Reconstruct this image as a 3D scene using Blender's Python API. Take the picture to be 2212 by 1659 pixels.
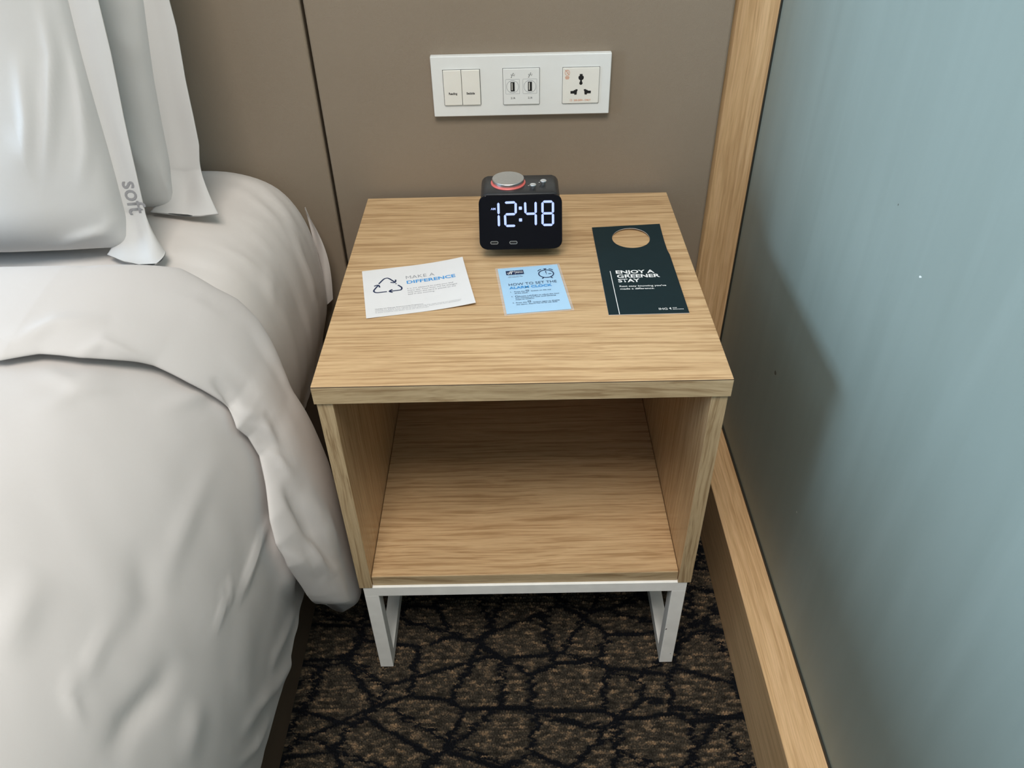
import bpy, bmesh, math, random
import numpy as np
from mathutils import Vector, Matrix, Euler, noise

for o in list(bpy.data.objects):
    bpy.data.objects.remove(o)
S = bpy.context.scene
COL = S.collection
random.seed(4)
rng = np.random.default_rng(4)

# ------------------------------------------------------------------ camera
IW, IH, FPX = 2212, 1659, 1691.5
CAM_LOC = Vector((-0.0005, -1.1684, 1.1312))
CAM_ROT = Euler((0.88959, 0.02014, -0.00321), 'XYZ')
cam_data = bpy.data.cameras.new('camera')
cam_data.sensor_width = 36.0
cam_data.lens = FPX * 36.0 / IW
cam_data.clip_start = 0.02
cam = bpy.data.objects.new('camera', cam_data)
cam.location = CAM_LOC
cam.rotation_euler = CAM_ROT
COL.objects.link(cam)
S.camera = cam

# ------------------------------------------------------------------ world, window daylight, exposure
world = bpy.data.worlds.new('world')
S.world = world
world.use_nodes = True
bg = world.node_tree.nodes['Background']
bg.inputs['Color'].default_value = (0.75, 0.86, 1.0, 1)
bg.inputs['Strength'].default_value = 1.0

def area(name, loc, rot, sx, sy, energy, col):
    d = bpy.data.lights.new(name, 'AREA')
    d.shape = 'RECTANGLE'
    d.size = sx
    d.size_y = sy
    d.energy = energy
    d.color = col
    o = bpy.data.objects.new(name, d)
    o.location = loc
    o.rotation_euler = rot
    COL.objects.link(o)
    return o
# daylight through the tall window in the wall on the far side of the bed
area('window_daylight', (-3.26, -1.02, 1.22), (0, math.radians(-90), 0), 1.3, 1.45, 112, (0.56, 0.78, 1.0))
# unseen warm light added overhead to brighten upward faces; no lamp fixture
area('added_overhead_light', (-0.10, -1.50, 2.50), (0, 0, 0), 0.9, 0.9, 32, (1.0, 0.91, 0.82))

S.view_settings.view_transform = 'Standard'
S.view_settings.look = 'None'
S.view_settings.gamma = 1.0
S.view_settings.use_curve_mapping = False
S.view_settings.exposure = 0.43

# ------------------------------------------------------------------ pixel -> place helpers
RM = CAM_ROT.to_matrix()
RMn = np.array(RM)
CLn = np.array(CAM_LOC)
def ray(u, v):
    return RMn @ np.array([(u - IW / 2) / FPX, -(v - IH / 2) / FPX, -1.0])
def to_px(P):
    c = (np.asarray(P) - CLn) @ RMn
    return np.stack([IW / 2 + FPX * c[..., 0] / -c[..., 2], IH / 2 - FPX * c[..., 1] / -c[..., 2]], -1)
def on_plane(u, v, p0, n):
    d = ray(u, v)
    k = np.dot(np.array(p0) - CLn, n) / np.dot(d, n)
    return CLn + d * k

# ------------------------------------------------------------------ material helpers
def new_mat(name):
    m = bpy.data.materials.new(name)
    m.use_nodes = True
    nt = m.node_tree
    b = nt.nodes['Principled BSDF']
    return m, nt, b
def N(nt, typ, **kw):
    n = nt.nodes.new(typ)
    for k, v in kw.items():
        setattr(n, k, v)
    return n
def plain(name, col, rough=0.5, metal=0.0, spec=0.5, emit=None, es=0.0, noise_amt=0.04, nscale=60, bump=0.0, coat=0.0):
    m, nt, b = new_mat(name)
    tc = N(nt, 'ShaderNodeTexCoord')
    nz = N(nt, 'ShaderNodeTexNoise')
    nz.inputs['Scale'].default_value = nscale
    nz.inputs['Detail'].default_value = 3
    nt.links.new(tc.outputs['Object'], nz.inputs['Vector'])
    rp = N(nt, 'ShaderNodeValToRGB')
    lo = [max(0, c * (1 - noise_amt)) for c in col]
    hi = [min(1, c * (1 + noise_amt)) for c in col]
    rp.color_ramp.elements[0].color = (*lo, 1)
    rp.color_ramp.elements[1].color = (*hi, 1)
    rp.color_ramp.elements[0].position = 0.3
    rp.color_ramp.elements[1].position = 0.7
    nt.links.new(nz.outputs['Fac'], rp.inputs['Fac'])
    nt.links.new(rp.outputs['Color'], b.inputs['Base Color'])
    b.inputs['Roughness'].default_value = rough
    b.inputs['Metallic'].default_value = metal
    b.inputs['Specular IOR Level'].default_value = spec
    b.inputs['Coat Weight'].default_value = coat
    if emit:
        b.inputs['Emission Color'].default_value = (*emit, 1)
        b.inputs['Emission Strength'].default_value = es
    if bump:
        bp = N(nt, 'ShaderNodeBump')
        bp.inputs['Strength'].default_value = bump
        bp.inputs['Distance'].default_value = 0.001
        nt.links.new(nz.outputs['Fac'], bp.inputs['Height'])
        nt.links.new(bp.outputs['Normal'], b.inputs['Normal'])
    return m
def wood(name, light, mid, dark, axis, rough=0.42, across=250.0, along=7.0, dist=1.2, bump=0.12, seed=0.0, spec=0.4):
    """oak laminate: fine streaks running along one local axis"""
    m, nt, b = new_mat(name)
    tc = N(nt, 'ShaderNodeTexCoord')
    # slow wander of the grain lines
    mp0 = N(nt, 'ShaderNodeMapping')
    sc0 = [9.0] * 3
    sc0[axis] = 3.2
    mp0.inputs['Scale'].default_value = sc0
    mp0.inputs['Location'].default_value = (seed, seed * 1.7, seed * .6)
    nt.links.new(tc.outputs['Object'], mp0.inputs['Vector'])
    n0 = N(nt, 'ShaderNodeTexNoise')
    n0.inputs['Scale'].default_value = 1.0
    n0.inputs['Detail'].default_value = 2
    nt.links.new(mp0.outputs['Vector'], n0.inputs['Vector'])
    mul = N(nt, 'ShaderNodeVectorMath', operation='SCALE')
    mul.inputs['Scale'].default_value = 0.012 * dist
    sub = N(nt, 'ShaderNodeVectorMath', operation='SUBTRACT')
    sub.inputs[1].default_value = (0.5, 0.5, 0.5)
    nt.links.new(n0.outputs['Color'], sub.inputs[0])
    nt.links.new(sub.outputs['Vector'], mul.inputs[0])
    add = N(nt, 'ShaderNodeVectorMath', operation='ADD')
    nt.links.new(tc.outputs['Object'], add.inputs[0])
    nt.links.new(mul.outputs['Vector'], add.inputs[1])
    def streak(ac, al, det):
        mp = N(nt, 'ShaderNodeMapping')
        sc = [ac] * 3
        sc[axis] = al
        mp.inputs['Scale'].default_value = sc
        mp.inputs['Location'].default_value = (seed * 3, seed, seed * 2)
        nt.links.new(add.outputs['Vector'], mp.inputs['Vector'])
        n = N(nt, 'ShaderNodeTexNoise')
        n.inputs['Scale'].default_value = 1.0
        n.inputs['Detail'].default_value = det
        n.inputs['Roughness'].default_value = 0.6
        nt.links.new(mp.outputs['Vector'], n.inputs['Vector'])
        return n
    a = streak(across, along, 3)
    f = streak(across * 3.2, along * 5, 2)
    g = streak(across * .16, along * .6, 2)
    r1 = N(nt, 'ShaderNodeValToRGB')
    e = r1.color_ramp.elements
    e[0].position, e[0].color = 0.36, (*dark, 1)
    e[1].position, e[1].color = 0.62, (*light, 1)
    k = e.new(0.47)
    k.color = (*mid, 1)
    nt.links.new(a.outputs['Fac'], r1.inputs['Fac'])
    mx = N(nt, 'ShaderNodeMix', data_type='RGBA', blend_type='MULTIPLY')
    mx.inputs['Factor'].default_value = 0.35
    nt.links.new(r1.outputs['Color'], mx.inputs['A'])
    r2 = N(nt, 'ShaderNodeValToRGB')
    r2.color_ramp.elements[0].position = 0.35
    r2.color_ramp.elements[0].color = (.62, .56, .5, 1)
    r2.color_ramp.elements[1].position = 0.6
    r2.color_ramp.elements[1].color = (1, 1, 1, 1)
    nt.links.new(f.outputs['Fac'], r2.inputs['Fac'])
    nt.links.new(r2.outputs['Color'], mx.inputs['B'])
    mx2 = N(nt, 'ShaderNodeMix', data_type='RGBA', blend_type='MULTIPLY')
    mx2.inputs['Factor'].default_value = 0.5
    r3 = N(nt, 'ShaderNodeValToRGB')
    r3.color_ramp.elements[0].position = 0.3
    r3.color_ramp.elements[0].color = (.78, .74, .7, 1)
    r3.color_ramp.elements[1].position = 0.65
    r3.color_ramp.elements[1].color = (1, 1, 1, 1)
    nt.links.new(g.outputs['Fac'], r3.inputs['Fac'])
    nt.links.new(mx.outputs['Result'], mx2.inputs['A'])
    nt.links.new(r3.outputs['Color'], mx2.inputs['B'])
    nt.links.new(mx2.outputs['Result'], b.inputs['Base Color'])
    b.inputs['Roughness'].default_value = rough
    b.inputs['Specular IOR Level'].default_value = spec
    bp = N(nt, 'ShaderNodeBump')
    bp.inputs['Strength'].default_value = bump
    bp.inputs['Distance'].default_value = 0.0006
    nt.links.new(a.outputs['Fac'], bp.inputs['Height'])
    nt.links.new(bp.outputs['Normal'], b.inputs['Normal'])
    return m
def fabric(name, col, bump=0.25, fine=1400, sheen=0.15):
    m, nt, b = new_mat(name)
    tc = N(nt, 'ShaderNodeTexCoord')
    nz = N(nt, 'ShaderNodeTexNoise')
    nz.inputs['Scale'].default_value = 38
    nz.inputs['Detail'].default_value = 5
    nt.links.new(tc.outputs['Object'], nz.inputs['Vector'])
    n2 = N(nt, 'ShaderNodeTexNoise')
    n2.inputs['Scale'].default_value = fine
    nt.links.new(tc.outputs['Object'], n2.inputs['Vector'])
    b.inputs['Base Color'].default_value = (*col, 1)
    rp = N(nt, 'ShaderNodeValToRGB')
    rp.color_ramp.elements[0].color = (*[c * .97 for c in col], 1)
    rp.color_ramp.elements[1].color = (*col, 1)
    nt.links.new(n2.outputs['Fac'], rp.inputs['Fac'])
    nt.links.new(rp.outputs['Color'], b.inputs['Base Color'])
    b.inputs['Roughness'].default_value = 0.62
    b.inputs['Specular IOR Level'].default_value = 0.3
    b.inputs['Sheen Weight'].default_value = sheen
    b.inputs['Sheen Roughness'].default_value = 0.4
    bp = N(nt, 'ShaderNodeBump')
    bp.inputs['Strength'].default_value = bump
    bp.inputs['Distance'].default_value = 0.0012
    nt.links.new(nz.outputs['Fac'], bp.inputs['Height'])
    nt.links.new(bp.outputs['Normal'], b.inputs['Normal'])
    return m

OAK_L, OAK_M, OAK_D = (.68, .475, .265), (.60, .40, .215), (.44, .275, .135)
M = {}
M['oak_x'] = wood('oak_laminate_lengthwise', OAK_L, OAK_M, OAK_D, 0)
M['oak_shelf'] = wood('oak_laminate_shelf', OAK_L, OAK_M, OAK_D, 0, seed=3.3, across=235, along=6, dist=1.7)
M['oak_z'] = wood('oak_laminate_upright', OAK_L, OAK_M, (.48, .31, .16), 2, rough=0.24, seed=1.2, across=300)
M['oak_edge_x'] = wood('oak_edge_band_level', (.56, .43, .26), (.50, .375, .22), (.36, .25, .135), 0, seed=5.1, across=150, along=7, dist=4.0)
M['oak_edge_z'] = wood('oak_edge_band_upright', (.56, .43, .26), (.50, .375, .22), (.36, .25, .135), 2, seed=7.7, across=330, along=6, dist=2.5)
M['trim_z'] = wood('oak_trim_upright', (.77, .525, .295), (.70, .47, .25), (.60, .385, .195), 2, seed=2.2, across=150, along=4, rough=.5)
M['trim_y'] = wood('oak_trim_along', (.77, .525, .295), (.70, .47, .25), (.60, .385, .195), 1, seed=9.2, across=190, along=4, rough=.5)
M['seam'] = plain('dark_glue_line', (.05, .035, .022), 0.7)
M['white_metal'] = plain('white_powder_coat', (.88, .88, .85), 0.45, noise_amt=.04, nscale=45)
M['sheet'] = fabric('white_cotton_sheet', (.68, .64, .61))
M['duvet'] = fabric('white_cotton_duvet', (.61, .578, .562))
M['pillow'] = fabric('white_cotton_pillowcase', (.57, .56, .55))
M['wall_dark'] = plain('taupe_wall_paint', (.50, .48, .46), 0.9, nscale=8)
M['wall'] = plain('painted_plaster', (.42, .40, .375), 0.9, nscale=8)
M['ceiling'] = plain('white_ceiling_paint', (.70, .685, .66), 0.95, nscale=8)
M['black'] = plain('black_plastic', (.022, .023, .025), 0.33)
M['black_gloss'] = plain('black_gloss_face', (.003, .003, .005), 0.06, spec=0.2)
M['hole'] = plain('dark_recess', (.006, .006, .006), 0.8)
M['silver'] = plain('brushed_silver', (.62, .61, .59), 0.38, metal=1.0, nscale=300)
M['chrome'] = plain('polished_silver', (.85, .86, .88), 0.16, metal=1.0)
M['red'] = plain('red_ring_plastic', (.75, .16, .14), 0.4)
M['led'] = plain('blue_white_led', (.3, .35, .6), 0.5, emit=(.36, .47, 1.0), es=.6, noise_amt=.01)
M['plate'] = plain('white_switch_plate', (.80, .81, .79), 0.28, noise_amt=.01)
M['ivory'] = plain('ivory_switch_plastic', (.82, .80, .735), 0.35, noise_amt=.01)
M['gap'] = plain('shadow_gap_grey', (.10, .10, .095), 0.8)
M['print_black'] = plain('black_print', (.02, .02, .022), 0.6)
M['print_orange'] = plain('orange_print', (.70, .23, .07), 0.6)
M['print_grey'] = plain('grey_print', (.24, .25, .28), 0.6)
M['print_navy'] = plain('navy_print', (.012, .025, .075), 0.6)
M['print_blue'] = plain('blue_print', (.07, .32, .68), 0.6)
M['print_white'] = plain('white_print', (.85, .85, .84), 0.6)
M['soft_grey'] = plain('grey_embroidery', (.27, .265, .275), 0.8)
M['card_white'] = plain('white_card', (.76, .75, .745), 0.55, noise_amt=.01)
M['card_blue'] = plain('pale_blue_card', (.42, .65, .86), 0.4, noise_amt=.01)
M['card_green'] = plain('deep_teal_card', (.008, .022, .027), 0.5, spec=0.2, noise_amt=.03)
M['base_leather'] = plain('brown_bed_leather', (.105, .074, .050), 0.5, nscale=500, bump=0.3)
M['gasket'] = plain('dark_gasket', (.02, .022, .017), 0.6)
M['lam'] = None
def laminate():
    m, nt, b = new_mat('clear_laminate')
    b.inputs['Base Color'].default_value = (.95, .95, .95, 1)
    b.inputs['Alpha'].default_value = 0.16
    b.inputs['Roughness'].default_value = 0.15
    return m
M['lam'] = laminate()
def leather():
    m, nt, b = new_mat('taupe_leatherette')
    tc = N(nt, 'ShaderNodeTexCoord')
    vo = N(nt, 'ShaderNodeTexVoronoi', feature='DISTANCE_TO_EDGE')
    vo.inputs['Scale'].default_value = 420
    vo.inputs['Randomness'].default_value = 1.0
    nz = N(nt, 'ShaderNodeTexNoise')
    nz.inputs['Scale'].default_value = 130
    nz.inputs['Detail'].default_value = 4
    nt.links.new(tc.outputs['Object'], vo.inputs['Vector'])
    nt.links.new(tc.outputs['Object'], nz.inputs['Vector'])
    ad = N(nt, 'ShaderNodeMath', operation='ADD')
    nt.links.new(vo.outputs['Distance'], ad.inputs[0])
    nt.links.new(nz.outputs['Fac'], ad.inputs[1])
    bp = N(nt, 'ShaderNodeBump')
    bp.inputs['Strength'].default_value = 0.28
    bp.inputs['Distance'].default_value = 0.0008
    nt.links.new(ad.outputs['Value'], bp.inputs['Height'])
    nt.links.new(bp.outputs['Normal'], b.inputs['Normal'])
    rp = N(nt, 'ShaderNodeValToRGB')
    rp.color_ramp.elements[0].color = (.245, .195, .143, 1)
    rp.color_ramp.elements[1].color = (.285, .229, .170, 1)
    n3 = N(nt, 'ShaderNodeTexNoise')
    n3.inputs['Scale'].default_value = 5
    nt.links.new(tc.outputs['Object'], n3.inputs['Vector'])
    nt.links.new(n3.outputs['Fac'], rp.inputs['Fac'])
    nt.links.new(rp.outputs['Color'], b.inputs['Base Color'])
    b.inputs['Roughness'].default_value = 0.48
    b.inputs['Specular IOR Level'].default_value = 0.4
    return m
M['leather'] = leather()
def board():
    """grey-green satin painted board with wiped streaks and a few specks"""
    m, nt, b = new_mat('grey_green_painted_board')
    tc = N(nt, 'ShaderNodeTexCoord')
    mp = N(nt, 'ShaderNodeMapping')
    mp.inputs['Rotation'].default_value = (math.radians(12), 0, 0)
    mp.inputs['Scale'].default_value = (1, 20, 2.0)
    nt.links.new(tc.outputs['Object'], mp.inputs['Vector'])
    nz = N(nt, 'ShaderNodeTexNoise')
    nz.inputs['Scale'].default_value = 1.0
    nz.inputs['Detail'].default_value = 4
    nz.inputs['Distortion'].default_value = 0.5
    nt.links.new(mp.outputs['Vector'], nz.inputs['Vector'])
    rp = N(nt, 'ShaderNodeValToRGB')
    rp.color_ramp.elements[0].position = .35
    rp.color_ramp.elements[0].color = (.226, .268, .242, 1)
    rp.color_ramp.elements[1].position = .68
    rp.color_ramp.elements[1].color = (.250, .294, .268, 1)
    nt.links.new(nz.outputs['Fac'], rp.inputs['Fac'])
    def specks(scale, thr, colour, prev):
        v = N(nt, 'ShaderNodeTexNoise')
        v.inputs['Scale'].default_value = scale
        v.inputs['Detail'].default_value = 1
        nt.links.new(tc.outputs['Object'], v.inputs['Vector'])
        g = N(nt, 'ShaderNodeMath', operation='GREATER_THAN')
        g.inputs[1].default_value = thr
        nt.links.new(v.outputs['Fac'], g.inputs[0])
        x = N(nt, 'ShaderNodeMix', data_type='RGBA')
        x.inputs['B'].default_value = (*colour, 1)
        nt.links.new(g.outputs['Value'], x.inputs['Factor'])
        nt.links.new(prev, x.inputs['A'])
        return x.outputs['Result']
    c = specks(70, .845, (.75, .75, .72), rp.outputs['Color'])
    c = specks(55, .835, (.07, .075, .06), c)
    nt.links.new(c, b.inputs['Base Color'])
    b.inputs['Roughness'].default_value = 0.5
    b.inputs['Specular IOR Level'].default_value = 0.35
    return m
M['board'] = board()
def carpet_mat(base_only=False):
    m, nt, b = new_mat('shard_pattern_loop_carpet')
    tc = N(nt, 'ShaderNodeTexCoord')
    def scaled(s, loc=(0, 0, 0), rot=0.0):
        mp = N(nt, 'ShaderNodeMapping')
        mp.inputs['Scale'].default_value = s
        mp.inputs['Location'].default_value = loc
        mp.inputs['Rotation'].default_value = (0, 0, rot)
        nt.links.new(tc.outputs['Object'], mp.inputs['Vector'])
        return mp
    # every row of tufts is shifted a little sideways, so the lines break up
    jm = scaled((30, 161, 1))
    jn = N(nt, 'ShaderNodeTexNoise', noise_dimensions='2D')
    jn.inputs['Scale'].default_value = 1.0
    jn.inputs['Detail'].default_value = 2
    nt.links.new(jm.outputs['Vector'], jn.inputs['Vector'])
    js = N(nt, 'ShaderNodeVectorMath', operation='SUBTRACT')
    js.inputs[1].default_value = (.5, .5, .5)
    nt.links.new(jn.outputs['Color'], js.inputs[0])
    jit = N(nt, 'ShaderNodeVectorMath', operation='MULTIPLY')
    jit.inputs[1].default_value = (.30, .05, 0)
    nt.links.new(js.outputs['Vector'], jit.inputs[0])
    def web(s, loc, rot, w):
        dv = N(nt, 'ShaderNodeVectorMath', operation='ADD')
        mp = scaled(s, loc, rot)
        v = N(nt, 'ShaderNodeTexVoronoi', feature='DISTANCE_TO_EDGE', voronoi_dimensions='2D')
        v.inputs['Scale'].default_value = 1.0
        v.inputs['Randomness'].default_value = 1.0
        nt.links.new(jit.outputs['Vector'], dv.inputs[0]); nt.links.new(mp.outputs['Vector'], dv.inputs[1])
        nt.links.new(dv.outputs['Vector'], v.inputs['Vector'])
        mr = N(nt, 'ShaderNodeMapRange')
        mr.inputs['From Min'].default_value = w * .55
        mr.inputs['From Max'].default_value = w * 1.45
        nt.links.new(v.outputs['Distance'], mr.inputs['Value'])
        return mr
    w1 = web((9, 12.5, 1), (.3, .7, 0), 0.25, 0.050)
    w2 = web((6.5, 10, 1), (2.1, 4.4, 0), -0.35, 0.034)
    mn = N(nt, 'ShaderNodeMath', operation='MINIMUM')
    nt.links.new(w1.outputs['Result'], mn.inputs[0])
    nt.links.new(w2.outputs['Result'], mn.inputs[1])
    # yarn colours: streaks along the tuft rows
    mp = scaled((58, 161, 1))
    n1 = N(nt, 'ShaderNodeTexNoise', noise_dimensions='2D')
    n1.inputs['Scale'].default_value = 1.0
    n1.inputs['Detail'].default_value = 3
    n1.inputs['Roughness'].default_value = 0.65
    nt.links.new(mp.outputs['Vector'], n1.inputs['Vector'])
    rp = N(nt, 'ShaderNodeValToRGB')
    e = rp.color_ramp.elements
    e[0].position, e[0].color = .30, (.020, .017, .013, 1)
    e[1].position, e[1].color = .74, (.27, .18, .105, 1)
    k = e.new(.50); k.color = (.050, .042, .032, 1)
    k = e.new(.60); k.color = (.115, .085, .056, 1)
    nt.links.new(n1.outputs['Fac'], rp.inputs['Fac'])
    mx = N(nt, 'ShaderNodeMix', data_type='RGBA')
    mx.inputs['A'].default_value = (.0045, .0055, .008, 1)
    nt.links.new(rp.outputs['Color'], mx.inputs['B'])
    nt.links.new(mn.outputs['Value'], mx.inputs['Factor'])
    nt.links.new(mx.outputs['Result'], b.inputs['Base Color'])
    b.inputs['Roughness'].default_value = 0.95
    b.inputs['Specular IOR Level'].default_value = 0.15
    return m
M['carpet'] = carpet_mat()

# ------------------------------------------------------------------ object helpers
def link(name, me, mat, parent=None):
    o = bpy.data.objects.new(name, me)
    if mat is not None:
        me.materials.append(mat)
    COL.objects.link(o)
    if parent is not None:
        o.parent = parent
    return o
def tag(o, label=None, cat=None, group=None, kind=None):
    if label: o['label'] = label
    if cat: o['category'] = cat
    if group: o['group'] = group
    if kind: o['kind'] = kind
    return o
def empty(name, loc=(0, 0, 0), rz=0.0):
    o = bpy.data.objects.new(name, None)
    o.location = loc
    o.rotation_euler = (0, 0, rz)
    o.empty_display_size = 0.05
    COL.objects.link(o)
    return o
def bm_obj(name, bm, mat, parent=None, smooth=False):
    bmesh.ops.recalc_face_normals(bm, faces=bm.faces)
    me = bpy.data.meshes.new(name)
    bm.to_mesh(me)
    bm.free()
    if smooth:
        for p in me.polygons:
            p.use_smooth = True
    return link(name, me, mat, parent)
def box(name, lo, hi, mat, parent=None, bevel=0.0, seg=2, smooth=None):
    bm = bmesh.new()
    bmesh.ops.create_cube(bm, size=1.0)
    lo, hi = Vector(lo), Vector(hi)
    for v in bm.verts:
        v.co = Vector([lo[i] + (v.co[i] + .5) * (hi[i] - lo[i]) for i in range(3)])
    if bevel > 0:
        bmesh.ops.bevel(bm, geom=list(bm.edges), offset=bevel, segments=seg, profile=0.5, affect='EDGES')
    return bm_obj(name, bm, mat, parent)
def prism(name, pts, lo, hi, mat, parent=None, axis=2, bevel=0.0):
    """polygon pts extruded along an axis between lo and hi"""
    bm = bmesh.new()
    def co(p, h):
        c = [p[0], p[1]]
        c.insert(axis, h)
        return c
    a = [bm.verts.new(co(p, lo)) for p in pts]
    b = [bm.verts.new(co(p, hi)) for p in pts]
    n = len(pts)
    bm.faces.new(a)
    bm.faces.new(list(reversed(b)))
    for i in range(n):
        bm.faces.new((a[i], b[i], b[(i + 1) % n], a[(i + 1) % n]))
    if bevel > 0:
        es = [e for e in bm.edges if abs(e.verts[0].co[axis] - e.verts[1].co[axis]) < 1e-7]
        bmesh.ops.bevel(bm, geom=es, offset=bevel, segments=2, profile=.5, affect='EDGES')
    return bm_obj(name, bm, mat, parent)
def rrect(x0, y0, x1, y1, r, seg=6):
    pts = []
    for cx, cy, a0 in ((x1 - r, y1 - r, 0), (x0 + r, y1 - r, 90), (x0 + r, y0 + r, 180), (x1 - r, y0 + r, 270)):
        for k in range(seg + 1):
            a = math.radians(a0 + 90 * k / seg)
            pts.append((cx + r * math.cos(a), cy + r * math.sin(a)))
    return pts
def circle(cx, cy, rx, ry, n=40):
    return [(cx + rx * math.cos(2 * math.pi * k / n), cy + ry * math.sin(2 * math.pi * k / n)) for k in range(n)]
def stroke_bm(bm, pts, w, z=0.0, closed=False):
    """flat ribbon along a 2-D polyline"""
    n = len(pts)
    L, Rr = [], []
    for i in range(n):
        if closed:
            a, c = pts[(i - 1) % n], pts[(i + 1) % n]
        else:
            a, c = pts[max(0, i - 1)], pts[min(n - 1, i + 1)]
        d = Vector((c[0] - a[0], c[1] - a[1]))
        d.normalize()
        nx, ny = -d.y * w / 2, d.x * w / 2
        L.append(bm.verts.new((pts[i][0] + nx, pts[i][1] + ny, z)))
        Rr.append(bm.verts.new((pts[i][0] - nx, pts[i][1] - ny, z)))
    for i in range(n if closed else n - 1):
        j = (i + 1) % n
        bm.faces.new((L[i], L[j], Rr[j], Rr[i]))
def poly_bm(bm, pts, z=0.0):
    bm.faces.new([bm.verts.new((p[0], p[1], z)) for p in pts])
def arc(cx, cy, r, a0, a1, n=10, ry=None):
    ry = r if ry is None else ry
    return [(cx + r * math.cos(math.radians(a0 + (a1 - a0) * k / n)), cy + ry * math.sin(math.radians(a0 + (a1 - a0) * k / n))) for k in range(n + 1)]
def flat_obj(name, bm, mat, parent, mw=None):
    me = bpy.data.meshes.new(name)
    bm.to_mesh(me)
    bm.free()
    # faces up
    if mw is not None:
        me.transform(mw)
    o = link(name, me, mat, parent)
    return o
def text_mesh(body, bold=0.0, spacing=1.0, shear=0.0):
    cu = bpy.data.curves.new('txt', 'FONT')
    cu.body = body
    cu.size = 1.0
    cu.offset = bold
    cu.space_character = spacing
    cu.resolution_u = 3
    cu.shear = shear
    ob = bpy.data.objects.new('txt', cu)
    COL.objects.link(ob)
    dg = bpy.context.evaluated_depsgraph_get()
    me = bpy.data.meshes.new_from_object(ob.evaluated_get(dg))
    bpy.data.objects.remove(ob)
    bpy.data.curves.remove(cu)
    me.materials.clear()
    return me
CAPH = max(v.co.y for v in text_mesh('H').vertices)
def lettering(body, x, y, h, mat, parent, mw, width=None, bold=0.0, spacing=1.0, align='L', name='lettering', z=0.0, shear=0.0):
    """one printed line: capitals h high, baseline at y, in the flat frame mw (x right, y up, z out)"""
    me = text_mesh(body, bold, spacing, shear)
    k = h / (CAPH + 2 * bold)
    co = np.array([v.co for v in me.vertices])
    x0, x1 = co[:, 0].min(), co[:, 0].max()
    kx = k if width is None else width / (x1 - x0)
    off = 0.0 if align == 'L' else -(x1 - x0) * kx / 2
    me.transform(mw @ Matrix.Translation((x + off - x0 * kx, y, z)) @ Matrix.Diagonal((kx, k, 1, 1)))
    return link(name, me, mat, parent)
def grid_mesh(name, P, mat, parent=None, closed_u=False, closed_v=False, smooth=True, caps=False):
    """P: array (nu, nv, 3)"""
    nu, nv = P.shape[:2]
    idx = np.arange(nu * nv).reshape(nu, nv)
    f = []
    for i in range(nu if closed_u else nu - 1):
        i2 = (i + 1) % nu
        a = idx[i]; b = idx[i2]
        for j in range(nv if closed_v else nv - 1):
            j2 = (j + 1) % nv
            f.append((a[j], b[j], b[j2], a[j2]))
    if caps and closed_v:
        f.append(tuple(idx[0]))
        f.append(tuple(reversed(idx[-1])))
    me = bpy.data.meshes.new(name)
    me.from_pydata(P.reshape(-1, 3).tolist(), [], [tuple(int(q) for q in t) for t in f])
    bm = bmesh.new()
    bm.from_mesh(me)
    bmesh.ops.recalc_face_normals(bm, faces=bm.faces)
    bm.to_mesh(me)
    bm.free()
    if smooth:
        for p in me.polygons:
            p.use_smooth = True
    return link(name, me, mat, parent)

# ================================================================== THE ROOM
RX0, RX1, RY0, RY1, RZ = -3.3, 0.46, -4.2, 0.06, 2.55
floor = box('floor', (RX0 - .1, RY0 - .1, -.06), (RX1 + .1, RY1 + .1, 0.0), M['carpet'])
tag(floor, kind='structure')
tag(box('ceiling', (RX0 - .1, RY0 - .1, RZ), (RX1 + .1, RY1 + .1, RZ + .06), M['ceiling']), kind='structure')
tag(box('wall_back', (RX0 - .1, RY1, 0), (RX1 + .1, RY1 + .08, RZ), M['wall']), kind='structure')
tag(box('wall_front', (RX0 - .1, RY0 - .08, 0), (RX1 + .1, RY0, RZ), M['wall_dark']), kind='structure')
# wall on the far side of the bed, with its window opening
WY0, WY1, WZ0, WZ1 = -1.80, -0.25, 0.50, 1.95
wl = bmesh.new()
def addbox(bm, lo, hi):
    r = bmesh.ops.create_cube(bm, size=1.0)
    for v in r['verts']:
        v.co = Vector([lo[i] + (v.co[i] + .5) * (hi[i] - lo[i]) for i in range(3)])
addbox(wl, (RX0 - .08, RY0, 0), (RX0, RY1, WZ0))
addbox(wl, (RX0 - .08, RY0, WZ1), (RX0, RY1, RZ))
addbox(wl, (RX0 - .08, RY0, WZ0), (RX0, WY0, WZ1))
addbox(wl, (RX0 - .08, WY1, WZ0), (RX0, RY1, WZ1))
tag(bm_obj('wall_left', wl, M['wall']), kind='structure')
win = empty('window_1', (RX0, (WY0 + WY1) / 2, WZ0))
tag(win, kind='structure')
def rel(o, e):          # keep world coordinates when parented to an empty with a location
    o.parent = e
    o.location = -Vector(e.location)
    return o
for k, (lo, hi) in enumerate((((RX0 - .07, WY0, WZ0), (RX0 - .03, WY1, WZ0 + .05)), ((RX0 - .07, WY0, WZ1 - .05), (RX0 - .03, WY1, WZ1)),
                              ((RX0 - .07, WY0, WZ0), (RX0 - .03, WY0 + .05, WZ1)), ((RX0 - .07, WY1 - .05, WZ0), (RX0 - .03, WY1, WZ1)),
                              ((RX0 - .07, -.88, WZ0), (RX0 - .03, -.82, WZ1)))):
    rel(box('window_frame', lo, hi, M['white_metal']), win)
rel(box('pane', (RX0 - .055, WY0, WZ0), (RX0 - .05, WY1, WZ1), M['lam']), win)

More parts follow.
